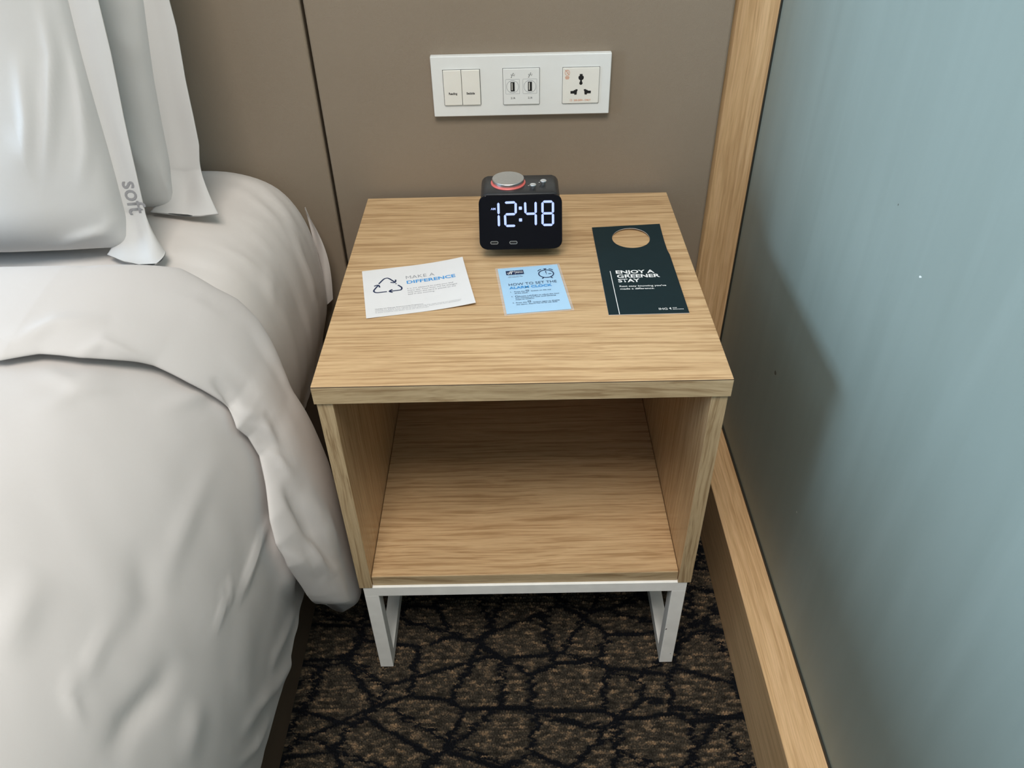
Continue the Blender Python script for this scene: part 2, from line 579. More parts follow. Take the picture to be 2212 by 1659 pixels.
# right-hand side: painted board in an oak frame, on an oak plinth
GX, KX, KZ = 0.3765, 0.326, 0.139
wr = empty('wall_right', (GX, -1.0, 0))
tag(wr, kind='structure')
rel(box('painted_board', (GX, -2.6, KZ - .02), (GX + .008, 0.045, RZ), M['board']), wr)
rel(box('backing', (GX + .010, RY0, 0), (GX + .08, RY1, RZ), M['wall']), wr)
rel(box('bottom_rail', (KX, -2.6, 0.0), (GX + .012, 0.05, KZ), M['trim_y'], bevel=.0012), wr)
# upright against the bed-head wall, chamfered along its front corner
SY = 0.021
rel(prism('stile', [(.3105, .058), (.3105, SY + .006), (.3165, SY), (GX + .010, SY), (GX + .010, .058)], KZ, RZ, M['trim_z']), wr)
rel(box('gasket', (GX - .0022, -2.6, KZ), (GX + .001, SY, KZ + .0055), M['gasket']), wr)
rel(box('gasket', (GX - .0022, SY - .0045, KZ), (GX + .001, SY + .001, RZ), M['gasket']), wr)
rel(box('wall_beyond', (GX, RY0, 0), (GX + .06, -2.6, RZ), M['wall']), wr)

# carpet pile: rows of looped tufts over the visible strip of floor
def carpet_pile():
    row, step = 0.0062, 0.0042
    x0, x1, y0, y1 = -.352, .3255, -.92, -.02
    ys = np.arange(y0, y1, row)
    xs = np.arange(x0, x1, step)
    X, Y = np.meshgrid(xs, ys)
    X = X + rng.uniform(-.0011, .0011, X.shape) + (np.arange(len(ys)) % 2)[:, None] * step / 2
    Y = Y + rng.uniform(-.0007, .0007, Y.shape)
    X, Y = X.ravel(), Y.ravel()
    keep = (X > x0 + .003) & (X < x1 - .003)
    X, Y = X[keep], Y[keep]
    n = len(X)
    # a loop: low-poly dome lying along the row
    ring = 6
    a = np.arange(ring) * 2 * math.pi / ring
    base = np.stack([np.cos(a) * .0025, np.sin(a) * .0031, np.zeros(ring)], -1)
    mid = np.stack([np.cos(a + .5) * .0020, np.sin(a + .5) * .0025, np.full(ring, .62)], -1)
    top = np.array([[0, 0, 1.0]])
    T = np.concatenate([base, mid, top])
    h = rng.uniform(.0030, .0052, n)
    tilt = rng.uniform(-.0012, .0012, (n, 2))
    V = np.repeat(T[None], n, 0).copy()
    zz = V[:, :, 2].copy()
    V[:, :, 0] += X[:, None] + zz * tilt[:, :1]
    V[:, :, 1] += Y[:, None] + zz * tilt[:, 1:]
    V[:, :, 2] = zz * h[:, None] + .0002
    F = []
    for k in range(ring):
        k2 = (k + 1) % ring
        F += [(k, k2, ring + k2), (k, ring + k2, ring + k), (ring + k, ring + k2, 2 * ring)]
    F = np.array(F)
    FF = (F[None] + (np.arange(n) * len(T))[:, None, None]).reshape(-1, 3)
    me = bpy.data.meshes.new('carpet_pile')
    me.vertices.add(n * len(T))
    me.vertices.foreach_set('co', V.reshape(-1).astype(np.float32))
    me.loops.add(len(FF) * 3)
    me.loops.foreach_set('vertex_index', FF.reshape(-1).astype(np.int32))
    me.polygons.add(len(FF))
    me.polygons.foreach_set('loop_start', np.arange(0, len(FF) * 3, 3, dtype=np.int32))
    me.polygons.foreach_set('loop_total', np.full(len(FF), 3, dtype=np.int32))
    me.update(calc_edges=True)
    me.polygons.foreach_set('use_smooth', np.ones(len(FF), dtype=bool))
    o = link('carpet_pile', me, M['carpet'])
    tag(o, 'dark brown and black loop pile carpet with a web of black lines', 'carpet', kind='stuff')
carpet_pile()

# ================================================================== HEADBOARD
hb = empty('headboard', (-1.1, 0.06, 0))
tag(hb, 'taupe leatherette headboard panels with a dark vertical groove between them', 'headboard')
def panel(x0, x1):
    o = box('panel', (x0, 0.0, 0.02), (x1, 0.058, 1.25), M['leather'], bevel=.004, seg=3)
    for p in o.data.polygons:
        p.use_smooth = False
    rel(o, hb)
panel(-.2905, .3065)
panel(-1.2, -.2945)
panel(-2.1, -1.204)
panel(-3.0, -2.104)

# ================================================================== NIGHTSTAND
NG, NW, ND = 0.0147, 0.4738, 0.4742
ZT, TS, ZB, TP = 0.5812, 0.0250, 0.2105, 0.0184
ns = empty('nightstand', (0, -NG, 0), 0.003)
tag(ns, 'pale oak open-front nightstand on a white metal sled base', 'nightstand')
w = NW / 2
top = box('top', (-w, -ND + .0008, ZT - TS), (w, 0, ZT), M['oak_x'], ns, bevel=.0007)
box('edge_band', (-w, -ND, ZT - TS), (w, -ND + .0009, ZT - .0016), M['oak_edge_x'], top, bevel=.0003)
box('glue_line', (-w + .0002, -ND + .0002, ZT - .0017), (w - .0002, -ND + .001, ZT - .0009), M['seam'], top)
PW = w - .002
FY = -ND + .0028
def side(sx):
    a, b = (-PW, -PW + TP) if sx < 0 else (PW - TP, PW)
    o = box('side_panel', (a, FY + .0008, ZB), (b, -.003, ZT - TS - .0012), M['oak_z'], ns, bevel=.0005)
    box('edge_band', (a, FY, ZB), (b, FY + .001, ZT - TS - .0012), M['oak_edge_z'], o, bevel=.0003)
side(-1)
side(1)
IN = PW - TP
sh = box('bottom_shelf', (-IN + .0006, FY + .0055, ZB), (IN - .0006, -.012, ZB + .0195), M['oak_shelf'], ns, bevel=.0005)
box('edge_band', (-IN + .0006, FY + .0045, ZB), (IN - .0006, FY + .0057, ZB + .0185), M['oak_edge_x'], sh, bevel=.0003)
box('back_panel', (-IN, -.018, ZB), (IN, -.006, ZT - TS), M['oak_shelf'], ns)
box('top_mount', (-IN, -.06, ZT - TS - .012), (IN, -.02, ZT - TS), M['oak_shelf'], ns)
# white square-tube sled base
LW = .0203
fx = PW - .0045
fy0, fy1 = FY + .001, -.02
zf = ZB - .0004
box('front_rail', (-fx, fy0, zf - LW), (fx, fy0 + LW, zf), M['white_metal'], ns, bevel=.0009)
box('rear_rail', (-fx, fy1 - LW, zf - LW), (fx, fy1, zf), M['white_metal'], ns, bevel=.0009)
for s in (-1, 1):
    a, b = (-fx, -fx + LW) if s < 0 else (fx - LW, fx)
    box('side_rail', (a, fy0 + LW, zf - LW), (b, fy1 - LW, zf), M['white_metal'], ns, bevel=.0009)
    box('leg', (a, fy0, .0056), (b, fy0 + LW, zf - LW + .001), M['white_metal'], ns, bevel=.0009)
    box('leg', (a, fy1 - LW, .0056), (b, fy1, zf - LW + .001), M['white_metal'], ns, bevel=.0009)
    box('floor_rail', (a, fy0 + LW - .001, .0056), (b, fy1 - LW + .001, .0056 + LW), M['white_metal'], ns, bevel=.0009)
def scuff(pts, loc, parent=ns):
    bm = bmesh.new()
    poly_bm(bm, pts)
    flat_obj('paint_chip', bm, M['print_black'], parent, Matrix.Translation(loc) @ Matrix.Rotation(math.pi / 2, 4, 'X'))
scuff([(-.001, -.0016), (.0006, -.0012), (.0016, .0008), (.0008, .002), (-.0004, .001)], (fx - LW + .0015, fy0 - .0002, .096))
scuff([(-.0007, -.001), (.0008, -.0006), (.0004, .0012)], (fx - .005, fy0 - .0002, .030))

# ================================================================== SOCKET PLATE
PLX, PLZ = 0.0089, 0.7508
sp = empty('socket_plate', (PLX, 0, PLZ - .043))
tag(sp, 'long white wall plate with two switches, two charging ports and a power socket', 'socket plate')
RX = Matrix.Rotation(math.pi / 2, 4, 'X')
def pl(o):                       # plate frame: x right, z up, built about the plate centre
    o.parent = sp
    o.location = (0, 0, .043)
    return o
fp = pl(prism('faceplate', rrect(-.1295, -.0432, .1295, .0432, .0012, 3), -.0105, 0.0, M['plate'], axis=1, bevel=.0012))
def pmw(y):                      # flat frame on the plate at depth y
    return Matrix.Translation((0, y, 0)) @ RX
def sub(o, par):                 # child of a plate part: same frame
    o.parent = par
    return o
R0, R1, R2 = -.1125, -.0863, -.0598
gp = pl(box('module_gap', (R0 - .0008, -.0109, -.0260), (R2 + .0008, -.0100, .0248), M['gap']))
for a, b, word, cx, wd in ((R0, R1 - .0003, 'Reading', -.0996, .0122), (R1 + .0003, R2, 'Bedside', -.0738, .0118)):
    r = pl(box('rocker_switch', (a, -.0132, -.0255), (b, -.0102, .0243), M['ivory'], bevel=.0006))
    lettering(word, cx, -.0100, .0034, M['print_black'], r, pmw(-.01335), width=wd, bold=.03, align='C')
us = pl(prism('usb_module', rrect(-.0261, -.0262, .0264, .0247, .0008, 3), -.0128, -.010, M['plate'], axis=1, bevel=.0005))
pl(box('module_gap', (-.0267, -.0108, -.0268), (.0270, -.0100, .0252), M['gap']))
for cx in (-.0124, .0127):
    bm = bmesh.new()
    stroke_bm(bm, rrect(cx - .0101, -.0107, cx + .0101, .0101, .0006, 2), .0003, closed=True)
    stroke_bm(bm, rrect(cx - .0086, -.0089, cx + .0086, .0081, .0080, 8), .00045, closed=True)
    flat_obj('port_outline', bm, M['print_grey'], us, pmw(-.01295))
    po = pl(box('usb_port', (cx - .0029, -.0131, -.0070), (cx + .0029, -.0126, .0062), M['hole']))
    po.parent = us; po.location = (0, 0, 0)
    sub(box('contact_tongue', (cx - .0015, -.0135, -.0052), (cx - .0003, -.0130, .0052), M['ivory']), us)
    # trident mark
    bm = bmesh.new()
    stroke_bm(bm, [(cx - .0016, .0128), (cx + .0012, .0190)], .0005)
    stroke_bm(bm, [(cx - .0006, .0150), (cx - .0020, .0162), (cx - .0018, .0174)], .0005)
    stroke_bm(bm, [(cx + .0002, .0162), (cx + .0014, .0162), (cx + .0018, .0150)], .0005)
    poly_bm(bm, [(cx + .0009, .0180), (cx + .0019, .0180), (cx + .0014, .0193)])
    poly_bm(bm, circle(cx - .0017, .0127, .0006, .0006, 8))
    poly_bm(bm, [(cx + .0022, .0136), (cx + .0027, .0155), (cx + .0031, .0158), (cx + .0034, .0185), (cx + .0028, .0165), (cx + .0024, .0160)])
    flat_obj('port_symbol', bm, M['print_black'], us, pmw(-.01295))
    lettering('2.1A', cx + .0003, -.0180, .0027, M['print_black'], us, pmw(-.01295), width=.0064, bold=.012, align='C')
sk = pl(prism('socket_module', rrect(.0602, -.0264, .1129, .0243, .0008, 3), -.0126, -.010, M['ivory'], axis=1, bevel=.0005))
pl(box('module_gap', (.0597, -.0108, -.0270), (.1134, -.0100, .0249), M['gap']))
cx = .0866
bm = bmesh.new()
poly_bm(bm, [(cx - .0020, .0155), (cx - .0022, .0126)] + arc(cx, .0105, .0039, 140, 250, 8) + [(cx - .0010, .0060)] + arc(cx, .0025, .0024, 150, 390, 10) + [(cx + .0010, .0060)] + arc(cx, .0105, .0039, 290, 400, 8) + [(cx + .0022, .0126), (cx + .0020, .0155)])
flat_obj('earth_slot', bm, M['hole'], sk, pmw(-.01275))
for s in (-1, 1):
    q = [(4.5, -6.3), (4.5, -8.0), (5.2, -8.3), (5.8, -13.8), (9.2, -13.9), (9.2, -12.4), (10.5, -12.2), (14.8, -12.3), (14.9, -8.5), (10.6, -8.3), (9.5, -7.1), (7.8, -7.0), (7.4, -5.9)]
    bm = bmesh.new()
    poly_bm(bm, [(cx + s * a * .001, b * .001) for a, b in q])
    bmesh.ops.recalc_face_normals(bm, faces=bm.faces)
    flat_obj('pin_slot', bm, M['hole'], sk, pmw(-.01275))
lettering('220-250V~ ONLY', cx + .0026, -.0231, .0026, M['print_orange'], sk, pmw(-.01275), width=.0246, bold=.012, align='C')
bm = bmesh.new()
stroke_bm(bm, [(.0714, -.0203), (.0714, -.0232), (.0728, -.0232), (.0728, -.0203)], .0003, closed=True)
stroke_bm(bm, arc(.0718, -.02175, .0024, -50, 50, 6), .0003)
flat_obj('voltage_symbol', bm, M['print_orange'], sk, pmw(-.01275))
bm = bmesh.new()
stroke_bm(bm, circle(.0666, .0177, .0033, .0037, 24), .0005, closed=True)
stroke_bm(bm, [(.0636, .0215), (.0697, .0140)], .0005)
stroke_bm(bm, [(.0648, .0190), (.0668, .0205), (.0684, .0180), (.0672, .0165), (.0655, .0170)], .0004)
for k, wd in enumerate((.0050, .0064, .0060, .0044)):
    stroke_bm(bm, [(.0666 - wd / 2, .0124 - k * .0012), (.0666 + wd / 2, .0124 - k * .0012)], .0006)
flat_obj('warning_symbol', bm, M['print_orange'], sk, pmw(-.01275))

# ================================================================== ALARM CLOCK
ZS = ZT + .0002
CKX, CKA = 0.0042, math.radians(15)
FT = np.array([CKX, -.1985, .6690])            # middle of the top edge of the face
E2 = np.array([0, -math.sin(CKA), -math.cos(CKA)])   # down the face
NF = np.array([0, -math.cos(CKA), math.sin(CKA)])    # out of the face
ck = empty('alarm_clock', (CKX, -.165, ZS))
tag(ck, 'black digital alarm clock showing 12:48 with a silver dial on top', 'alarm clock')
def ckp(o):
    o.parent = ck
    o.location = -Vector(ck.location)
    return o
FH = .0725
fb = FT + E2 * FH
# body: wedge-sided shell with rounded long edges
def clock_body():
    zt, yb = .6700, -.1275
    prof = [(FT[1] + .003, zt - .0035), (FT[1] + .0045, zt - .001), (FT[1] + .008, zt), (yb - .012, zt), (yb - .004, zt - .003), (yb, zt - .011),
            (yb, .606), (yb - .004, .598), (fb[1] + .010, .5945), (fb[1] + .004, fb[2] + .004)]
    wx = .0535
    bm = bmesh.new()
    secs = []
    xs = [(-wx, .010), (-wx + .0012, .0055), (-wx + .004, .0022), (-wx + .009, 0.0)]
    xs = xs + [(-x, i) for x, i in reversed(xs)]
    cyy = sum(p[0] for p in prof) / len(prof)
    czz = sum(p[1] for p in prof) / len(prof)
    for x, inset in xs:
        ring = []
        for (y, z) in prof:
            dz = z - czz
            zz = z - math.copysign(min(inset, abs(dz) * .8), dz)
            ring.append(bm.verts.new((CKX + x, y, zz)))
        secs.append(ring)
    n = len(prof)
    for a, b in zip(secs[:-1], secs[1:]):
        for i in range(n):
            bm.faces.new((a[i], a[(i + 1) % n], b[(i + 1) % n], b[i]))
    bm.faces.new(secs[0])
    bm.faces.new(list(reversed(secs[-1])))
    o = bm_obj('body', bm, M['black'], None, smooth=True)
    return ckp(o)
clock_body()
ckp(box('foot', (CKX - .045, -.189, ZS), (CKX + .045, -.135, .6030), M['black'], bevel=.003, seg=3))
# face frame: x right, y up the face, z outwards, origin at the middle of the face's top edge
FM = Matrix(((1, 0, 0, FT[0]), (0, -E2[1], NF[1], FT[1]), (0, -E2[2], NF[2], FT[2]), (0, 0, 0, 1)))
fpts = []
for (x, y) in rrect(-.0560, -FH, .0560, .0005, .0105, 8):
    fpts.append((x * (1 + .014 * (-y / FH - .5)), y))
bm = bmesh.new()
va = [bm.verts.new((x, y, -.003)) for x, y in fpts]
vb = [bm.verts.new((x, y, .0022)) for x, y in fpts]
bm.faces.new(list(reversed(va)))
bm.faces.new(vb)
for i in range(len(fpts)):
    j = (i + 1) % len(fpts)
    bm.faces.new((va[i], va[j], vb[j], vb[i]))
bmesh.ops.bevel(bm, geom=[e for e in bm.edges if e.verts[0].co.z > 0 and e.verts[1].co.z > 0], offset=.0009, segments=2, profile=.5, affect='EDGES')
bm.transform(FM)
face = ckp(bm_obj('face', bm, M['black_gloss']))
def fz(X, Y):                     # a point of the photograph on the face -> face frame
    P = on_plane(1010 + X / 7.539, 350 + Y / 7.539, FT + NF * .0022, NF)
    d = P - FT
    return (float(d[0]), float(-np.dot(d, E2)))
FZ = FM @ Matrix.Translation((0, 0, .0024))
def seg_pts(a, b, wd, pre=.0, cut=(.5, .5)):
    """a lit segment with pointed ends between two face-frame points"""
    a, b = Vector(a), Vector(b)
    d = (b - a).normalized()
    n = Vector((-d.y, d.x)) * wd / 2
    h = wd / 2
    return [a, a + d * h + n, b - d * h + n, b, b - d * h - n, a + d * h - n]
def digit(tl, tr, bl, br, segs, name='digit'):
    """seven segments between the four corner points (photo crop coordinates)"""
    TL, TR, BL, BR = [Vector(fz(*p)) for p in (tl, tr, bl, br)]
    ML, MR = (TL + BL) / 2, (TR + BR) / 2
    wd = .0031
    g = .12
    ends = dict(a=(TL, TR), b=(TR, MR), c=(MR, BR), d=(BL, BR), e=(ML, BL), f=(TL, ML), g=(ML, MR))
    bm = bmesh.new()
    for s in segs:
        p, q = ends[s]
        d = (q - p).normalized() * .0004
        pts = seg_pts(p + d, q - d, wd)
        poly_bm(bm, pts)
    for f_ in bm.faces:
        if f_.normal.z < 0: f_.normal_flip()
    o = flat_obj(name, bm, M['led'], face, FZ)
    return o
digit((500, 655), (500, 655), (512, 1055), (512, 1055), 'bc')
digit((600, 662), (783, 655), (618, 1040), (785, 1037), 'abged')
digit((936, 645), (1108, 640), (952, 1040), (1112, 1036), 'fgbc')
digit((1220, 645), (1390, 643), (1222, 1024), (1392, 1022), 'abcdefg')
for c in ((860, 751), (863, 943)):
    x, y = fz(*c)
    bm = bmesh.new()
    poly_bm(bm, rrect(x - .0021, y - .0021, x + .0021, y + .0021, .0007, 3))
    flat_obj('colon_dot', bm, M['led'], face, FZ)
x, y = fz(378, 781)
lettering('AM', x, y, .0029, M['led'], face, FZ, width=.0064, bold=.02)
for c in ((437, 1315), (747, 1311)):
    x, y = fz(*c)
    bm = bmesh.new()
    stroke_bm(bm, rrect(x - .0050, y - .0018, x + .0050, y + .0018, .0017, 6), .0007, closed=True)
    pr = flat_obj('usb_port', bm, M['silver'], face, FZ)
    bm = bmesh.new()
    poly_bm(bm, rrect(x - .0045, y - .0014, x + .0045, y + .0014, .0013, 6), .0001)
    flat_obj('port_slot', bm, M['hole'], face, FZ)
def lathe(name, prof, c, mat, n=56, smooth=True):
    bm = bmesh.new()
    rings = []
    for r, z in prof:
        if r < 1e-6:
            rings.append([bm.verts.new((c[0], c[1], z))])
        else:
            rings.append([bm.verts.new((c[0] + r * math.cos(2 * math.pi * k / n), c[1] + r * math.sin(2 * math.pi * k / n), z)) for k in range(n)])
    for a, b in zip(rings[:-1], rings[1:]):
        if len(a) == 1 and len(b) == 1: continue
        for k in range(n):
            k2 = (k + 1) % n
            if len(a) == 1: bm.faces.new((a[0], b[k], b[k2]))
            elif len(b) == 1: bm.faces.new((a[k], a[k2], b[0]))
            else: bm.faces.new((a[k], a[k2], b[k2], b[k]))
    return bm_obj(name, bm, mat, None, smooth=False)
dc = (-.0118, -.1612)
ckp(lathe('dial_ring', [(.0205, .6690), (.0205, .6716), (.0232, .6716), (.0238, .6708), (.0238, .6690)], dc, M['red']))
ckp(lathe('dial', [(.0208, .6695), (.0208, .6735), (.0219, .6740), (.0219, .6762), (.0214, .6768), (0, .6768)], dc, M['silver']))
for bx, by in ((.0218, -.1790), (.0362, -.1672)):
    ckp(lathe('push_button', [(.0021, .6695), (.0021, .6728), (.0046, .6733), (.0047, .6746), (.0040, .6752), (0, .6749)], (bx, by), M['chrome'], 28))
TM = Matrix.Translation((0, 0, .6703))
ckp(lettering('SNZ', .0150, -.1732, .0018, M['print_white'], None, TM, width=.0056))
bm = bmesh.new()
poly_bm(bm, circle(.0308, -.1628, .0009, .0009, 10))
ckp(flat_obj('button_mark', bm, M['print_white'], None, TM))

# ================================================================== CARDS ON THE NIGHTSTAND
def card_frame(origin, ang):       # x along the top edge, y downwards is negative, z up
    return Matrix.Translation((origin[0], origin[1], 0)) @ Matrix.Rotation(math.radians(ang), 4, 'Z')
def sheet_card(name, W_, H_, th, zfun, mat, fr, nx=24, ny=20, outline=None):
    bm = bmesh.new()
    g = [[[None] * (ny + 1) for _ in range(nx + 1)] for _ in range(2)]
    for s in range(2):
        for i in range(nx + 1):
            for j in range(ny + 1):
                x, y = W_ * i / nx, -H_ * j / ny
                g[s][i][j] = bm.verts.new((x, y, zfun(x, y) + s * th))
    for i in range(nx):
        for j in range(ny):
            for s in range(2):
                bm.faces.new((g[s][i][j], g[s][i + 1][j], g[s][i + 1][j + 1], g[s][i][j + 1]))
    for i in range(nx):
        for j in (0, ny):
            bm.faces.new((g[0][i][j], g[0][i + 1][j], g[1][i + 1][j], g[1][i][j]))
    for j in range(ny):
        for i in (0, nx):
            bm.faces.new((g[0][i][j], g[0][i][j + 1], g[1][i][j + 1], g[1][i][j]))
    bm.transform(fr)
    return bm_obj(name, bm, mat)
def drape(o, fr, zfun, lift):
    """lay a flat print object onto a curved card"""
    inv = fr.inverted()
    for v in o.data.vertices:
        p = inv @ v.co
        v.co = fr @ Vector((p.x, p.y, zfun(p.x, p.y) + lift))
mm = .001
# --- white environment card, curling up at its right-hand side
wf = card_frame((-.2133, -.2410), 10.9)
WW, WH = .1388, .1170
def wz(x, y):
    a, b = x / WW, -y / WH
    return ZS + .0002 + .0045 * max(0, a - .45) ** 2 / .3 * (.35 + .65 * (1 - b) ** 2 + .5 * b * b) + .0016 * max(0, .35 - a) * b
wc = sheet_card('white_card', WW, WH, .0005, wz, M['card_white'], wf)
tag(wc, 'white card printed MAKE A DIFFERENCE with a recycling arrow symbol', 'card')
def wprint(body, x, y, h, mat, wd=None, bold=0.0, spacing=1.0):
    o = lettering(body, x * mm, -y * mm, h * mm, mat, wc, wf, width=None if wd is None else wd * mm, bold=bold, spacing=spacing)
    drape(o, wf, wz, .0007)
wprint('MAKE A', 57.3, 34.2, 7.4, M['print_grey'], 38.5, bold=-.012)
wprint('DIFFERENCE', 57.2, 46.2, 7.6, M['print_blue'], 65.5, bold=.028)
for k, t in enumerate(('It is our pleasure to make your bed', 'every day. Your linen will be changed', 'only when this card is placed on the', 'bed in the morning.')):
    wprint(t, 56.4, 59.6 + 4.75 * k, 2.5, M['print_grey'], (61, 65.5, 63.5, 35)[k])
wprint('Holiday Inn Express Environmental Programme', 12.2, 100.2, 1.7, M['print_grey'], 61, bold=.015)
for k, t in enumerate(('Helping our guests is our highest priority. Ensuring that while serving our environment', 'is a commitment in which we can all take great pride. Thank you for your participation', 'in these initiatives that better serve our environment.')):
    wprint(t, 12.2, 103.2 + 2.75 * k, 1.45, M['print_grey'], (110, 108.5, 68)[k])
def mmp(pts): return [(a * mm, -b * mm) for a, b in pts]
def smooth_line(pts, n=8):
    out = []
    P = [Vector(p) for p in pts]
    for i in range(len(P) - 1):
        p0, p1, p2, p3 = P[max(0, i - 1)], P[i], P[i + 1], P[min(len(P) - 1, i + 2)]
        for k in range(n):
            t = k / n
            out.append(tuple(.5 * ((2 * p1) + (p2 - p0) * t + (2 * p0 - 5 * p1 + 4 * p2 - p3) * t * t + (3 * p1 - p0 - 3 * p2 + p3) * t ** 3)))
    out.append(tuple(P[-1]))
    return out
bm = bmesh.new()
LWD = .0021
stroke_bm(bm, smooth_line(mmp([(20.5, 38.5), (27.5, 28.0), (31.6, 26.0), (35.0, 28.0), (41.6, 38.4)])), LWD)
stroke_bm(bm, smooth_line(mmp([(36.0, 38.0), (42.0, 39.4), (43.2, 32.5)]), 4), LWD)
poly_bm(bm, [(q[0], q[1]) for q in circle(.0430, -.0428, .0011, .0011, 12)])
stroke_bm(bm, smooth_line(mmp([(45.2, 46.8), (49.4, 53.5), (48.8, 58.6), (45.5, 59.9), (33.2, 59.9)])), LWD)
stroke_bm(bm, smooth_line(mmp([(37.2, 56.0), (32.8, 59.9), (37.0, 63.6)]), 4), LWD)
stroke_bm(bm, smooth_line(mmp([(29.8, 60.0), (17.5, 59.9), (13.6, 57.4), (13.4, 53.0), (19.2, 42.6)])), LWD)
stroke_bm(bm, smooth_line(mmp([(14.0, 43.0), (19.6, 41.4), (21.2, 47.6)]), 4), LWD)
o = flat_obj('recycling_symbol', bm, M['print_navy'], wc, wf)
drape(o, wf, wz, .0007)

# --- pale blue laminated instruction card
bf = card_frame((-.0282, -.2418), 6.6)
BWD, BHT = .0820, .1108
bc = empty('blue_card', (bf @ Vector((BWD / 2, -BHT / 2, 0))).to_tuple()[:2] + (ZS,))
tag(bc, 'pale blue laminated card printed HOW TO SET THE ALARM CLOCK', 'card')
def bcp(o):
    o.parent = bc
    o.location = -Vector(bc.location)
    return o
def bz(x, y): return ZS + .0004 + .0010 * max(0, .2 - x / BWD) * (-y / BHT)
bb = bcp(sheet_card('printed_sheet', BWD, BHT, .0003, bz, M['card_blue'], bf, 8, 8))
lm = card_frame(tuple((bf @ Vector((-.0032, .0026, 0)))[:2]), 6.6)
bcp(sheet_card('laminate_pouch', BWD + .0064, BHT + .0056, .0003, lambda x, y: ZS + .0001, M['lam'], lm, 4, 4))
BZ = .00085
def bprint(body, x, y, h, mat, wd=None, bold=0.0, dz=0.0, shear=0.0):
    o = lettering(body, x * mm, -y * mm, h * mm, mat, None, bf, width=None if wd is None else wd * mm, bold=bold, shear=shear)
    drape(o, bf, bz, BZ + dz)
    o.parent = bb
    return o
def bflat(bm, name, mat, dz=0.0):
    o = flat_obj(name, bm, mat, None, bf)
    drape(o, bf, bz, BZ + dz)
    o.parent = bb
    return o
bm = bmesh.new()
poly_bm(bm, mmp([(10.0, 8.2), (10.0, 18.6), (33.9, 18.6), (33.9, 8.2)]))
bflat(bm, 'logo_block', M['print_navy'])
bm = bmesh.new()
stroke_bm(bm, smooth_line(mmp([(12.0, 16.2), (13.6, 16.8), (15.2, 13.6), (16.4, 9.6)])), .0011)
stroke_bm(bm, smooth_line(mmp([(11.4, 14.4), (13.5, 13.4), (17.5, 12.2), (21.6, 10.9)])), .0009)
stroke_bm(bm, smooth_line(mmp([(18.8, 9.4), (17.4, 13.6), (16.4, 17.4)])), .0013)
stroke_bm(bm, mmp([(22.3, 9.0), (22.3, 18.0)]), .0004)
bflat(bm, 'logo_mark', M['print_white'], .0001)
bprint('Holiday Inn', 23.4, 12.0, 2.0, M['print_white'], 9.4, dz=.0001)
bprint('Express', 23.4, 15.0, 2.5, M['print_white'], 9.4, bold=.03, dz=.0001)
bprint('AN IHG HOTEL', 13.0, 22.2, 1.1, M['print_navy'], 17.2)
bm = bmesh.new()
for a_, b_ in ((11.6, 16.2), (17.0, 26.0), (27.0, 31.2)):      # a second line too small to read
    stroke_bm(bm, mmp([(a_, 24.7), (b_, 24.7)]), .0007)
bflat(bm, 'fine_print', M['print_grey'])
bprint('HOW TO SET THE', 10.1, 46.2, 5.6, M['print_navy'], 64, bold=-.006)
bprint('ALARM CLOCK', 10.0, 54.0, 5.6, M['print_blue'], 56.5, bold=.03)
for n_, y in (('1.', 62.8), ('2.', 73.6), ('3.', 88.6)):
    bprint(n_, 10.3, y, 2.1, M['print_navy'], 1.9, bold=.01)
for t, x, y, wd in (('Press the', 15.3, 62.6, 13.8), ("' button on the top", 36.0, 63.2, 27.6), ('of the clock.', 15.3, 66.4, 17.6),
                    ('Rotate Left/Right to adjust the hour', 20.0, 74.0, 52.8), ('and minutes and wait until blinking', 15.0, 77.7, 52.5), ('stops to confirm.', 14.8, 81.2, 24.6),
                    ('Press the', 14.5, 88.8, 13.8), ("' button again to disable", 35.0, 89.9, 35.5), ('the alarm. Alarm has to be set daily', 14.3, 93.0, 53)):
    bprint(t, x, y, 2.2, M['print_navy'], wd, bold=.008)
# alarm clock drawing and the little button marks
bm = bmesh.new()
CX, CY = 63.3, 22.6
stroke_bm(bm, [(a * mm, -b * mm) for a, b in circle(CX, CY, 10.0, 9.6, 40)], .0014, closed=True)
stroke_bm(bm, mmp([(CX, CY - 9.6), (CX, CY - 12.6)]), .0014)
stroke_bm(bm, mmp([(CX - 2.2, CY - 12.8), (CX + 2.2, CY - 12.8)]), .0013)
stroke_bm(bm, smooth_line(mmp([(CX - 10.2, CY - 8.2), (CX - 8.2, CY - 10.4), (CX - 5.2, CY - 12.0)])), .0013)
stroke_bm(bm, smooth_line(mmp([(CX + 10.2, CY - 8.2), (CX + 8.2, CY - 10.4), (CX + 5.2, CY - 12.0)])), .0013)
stroke_bm(bm, mmp([(CX - 5.0, CY + 9.2), (CX - 6.8, CY + 12.0)]), .0016)
stroke_bm(bm, mmp([(CX + 5.0, CY + 9.2), (CX + 6.8, CY + 12.0)]), .0016)
stroke_bm(bm, mmp([(CX, CY - 6.6), (CX + .3, CY - 2.4)]), .0013)
stroke_bm(bm, mmp([(CX + 2.8, CY + .5), (CX + 7.0, CY + .6)]), .0011)
poly_bm(bm, [(a * mm, -b * mm) for a, b in circle(CX + .3, CY + .3, .7, .7, 10)])
bflat(bm, 'alarm_clock_drawing', M['print_navy'])
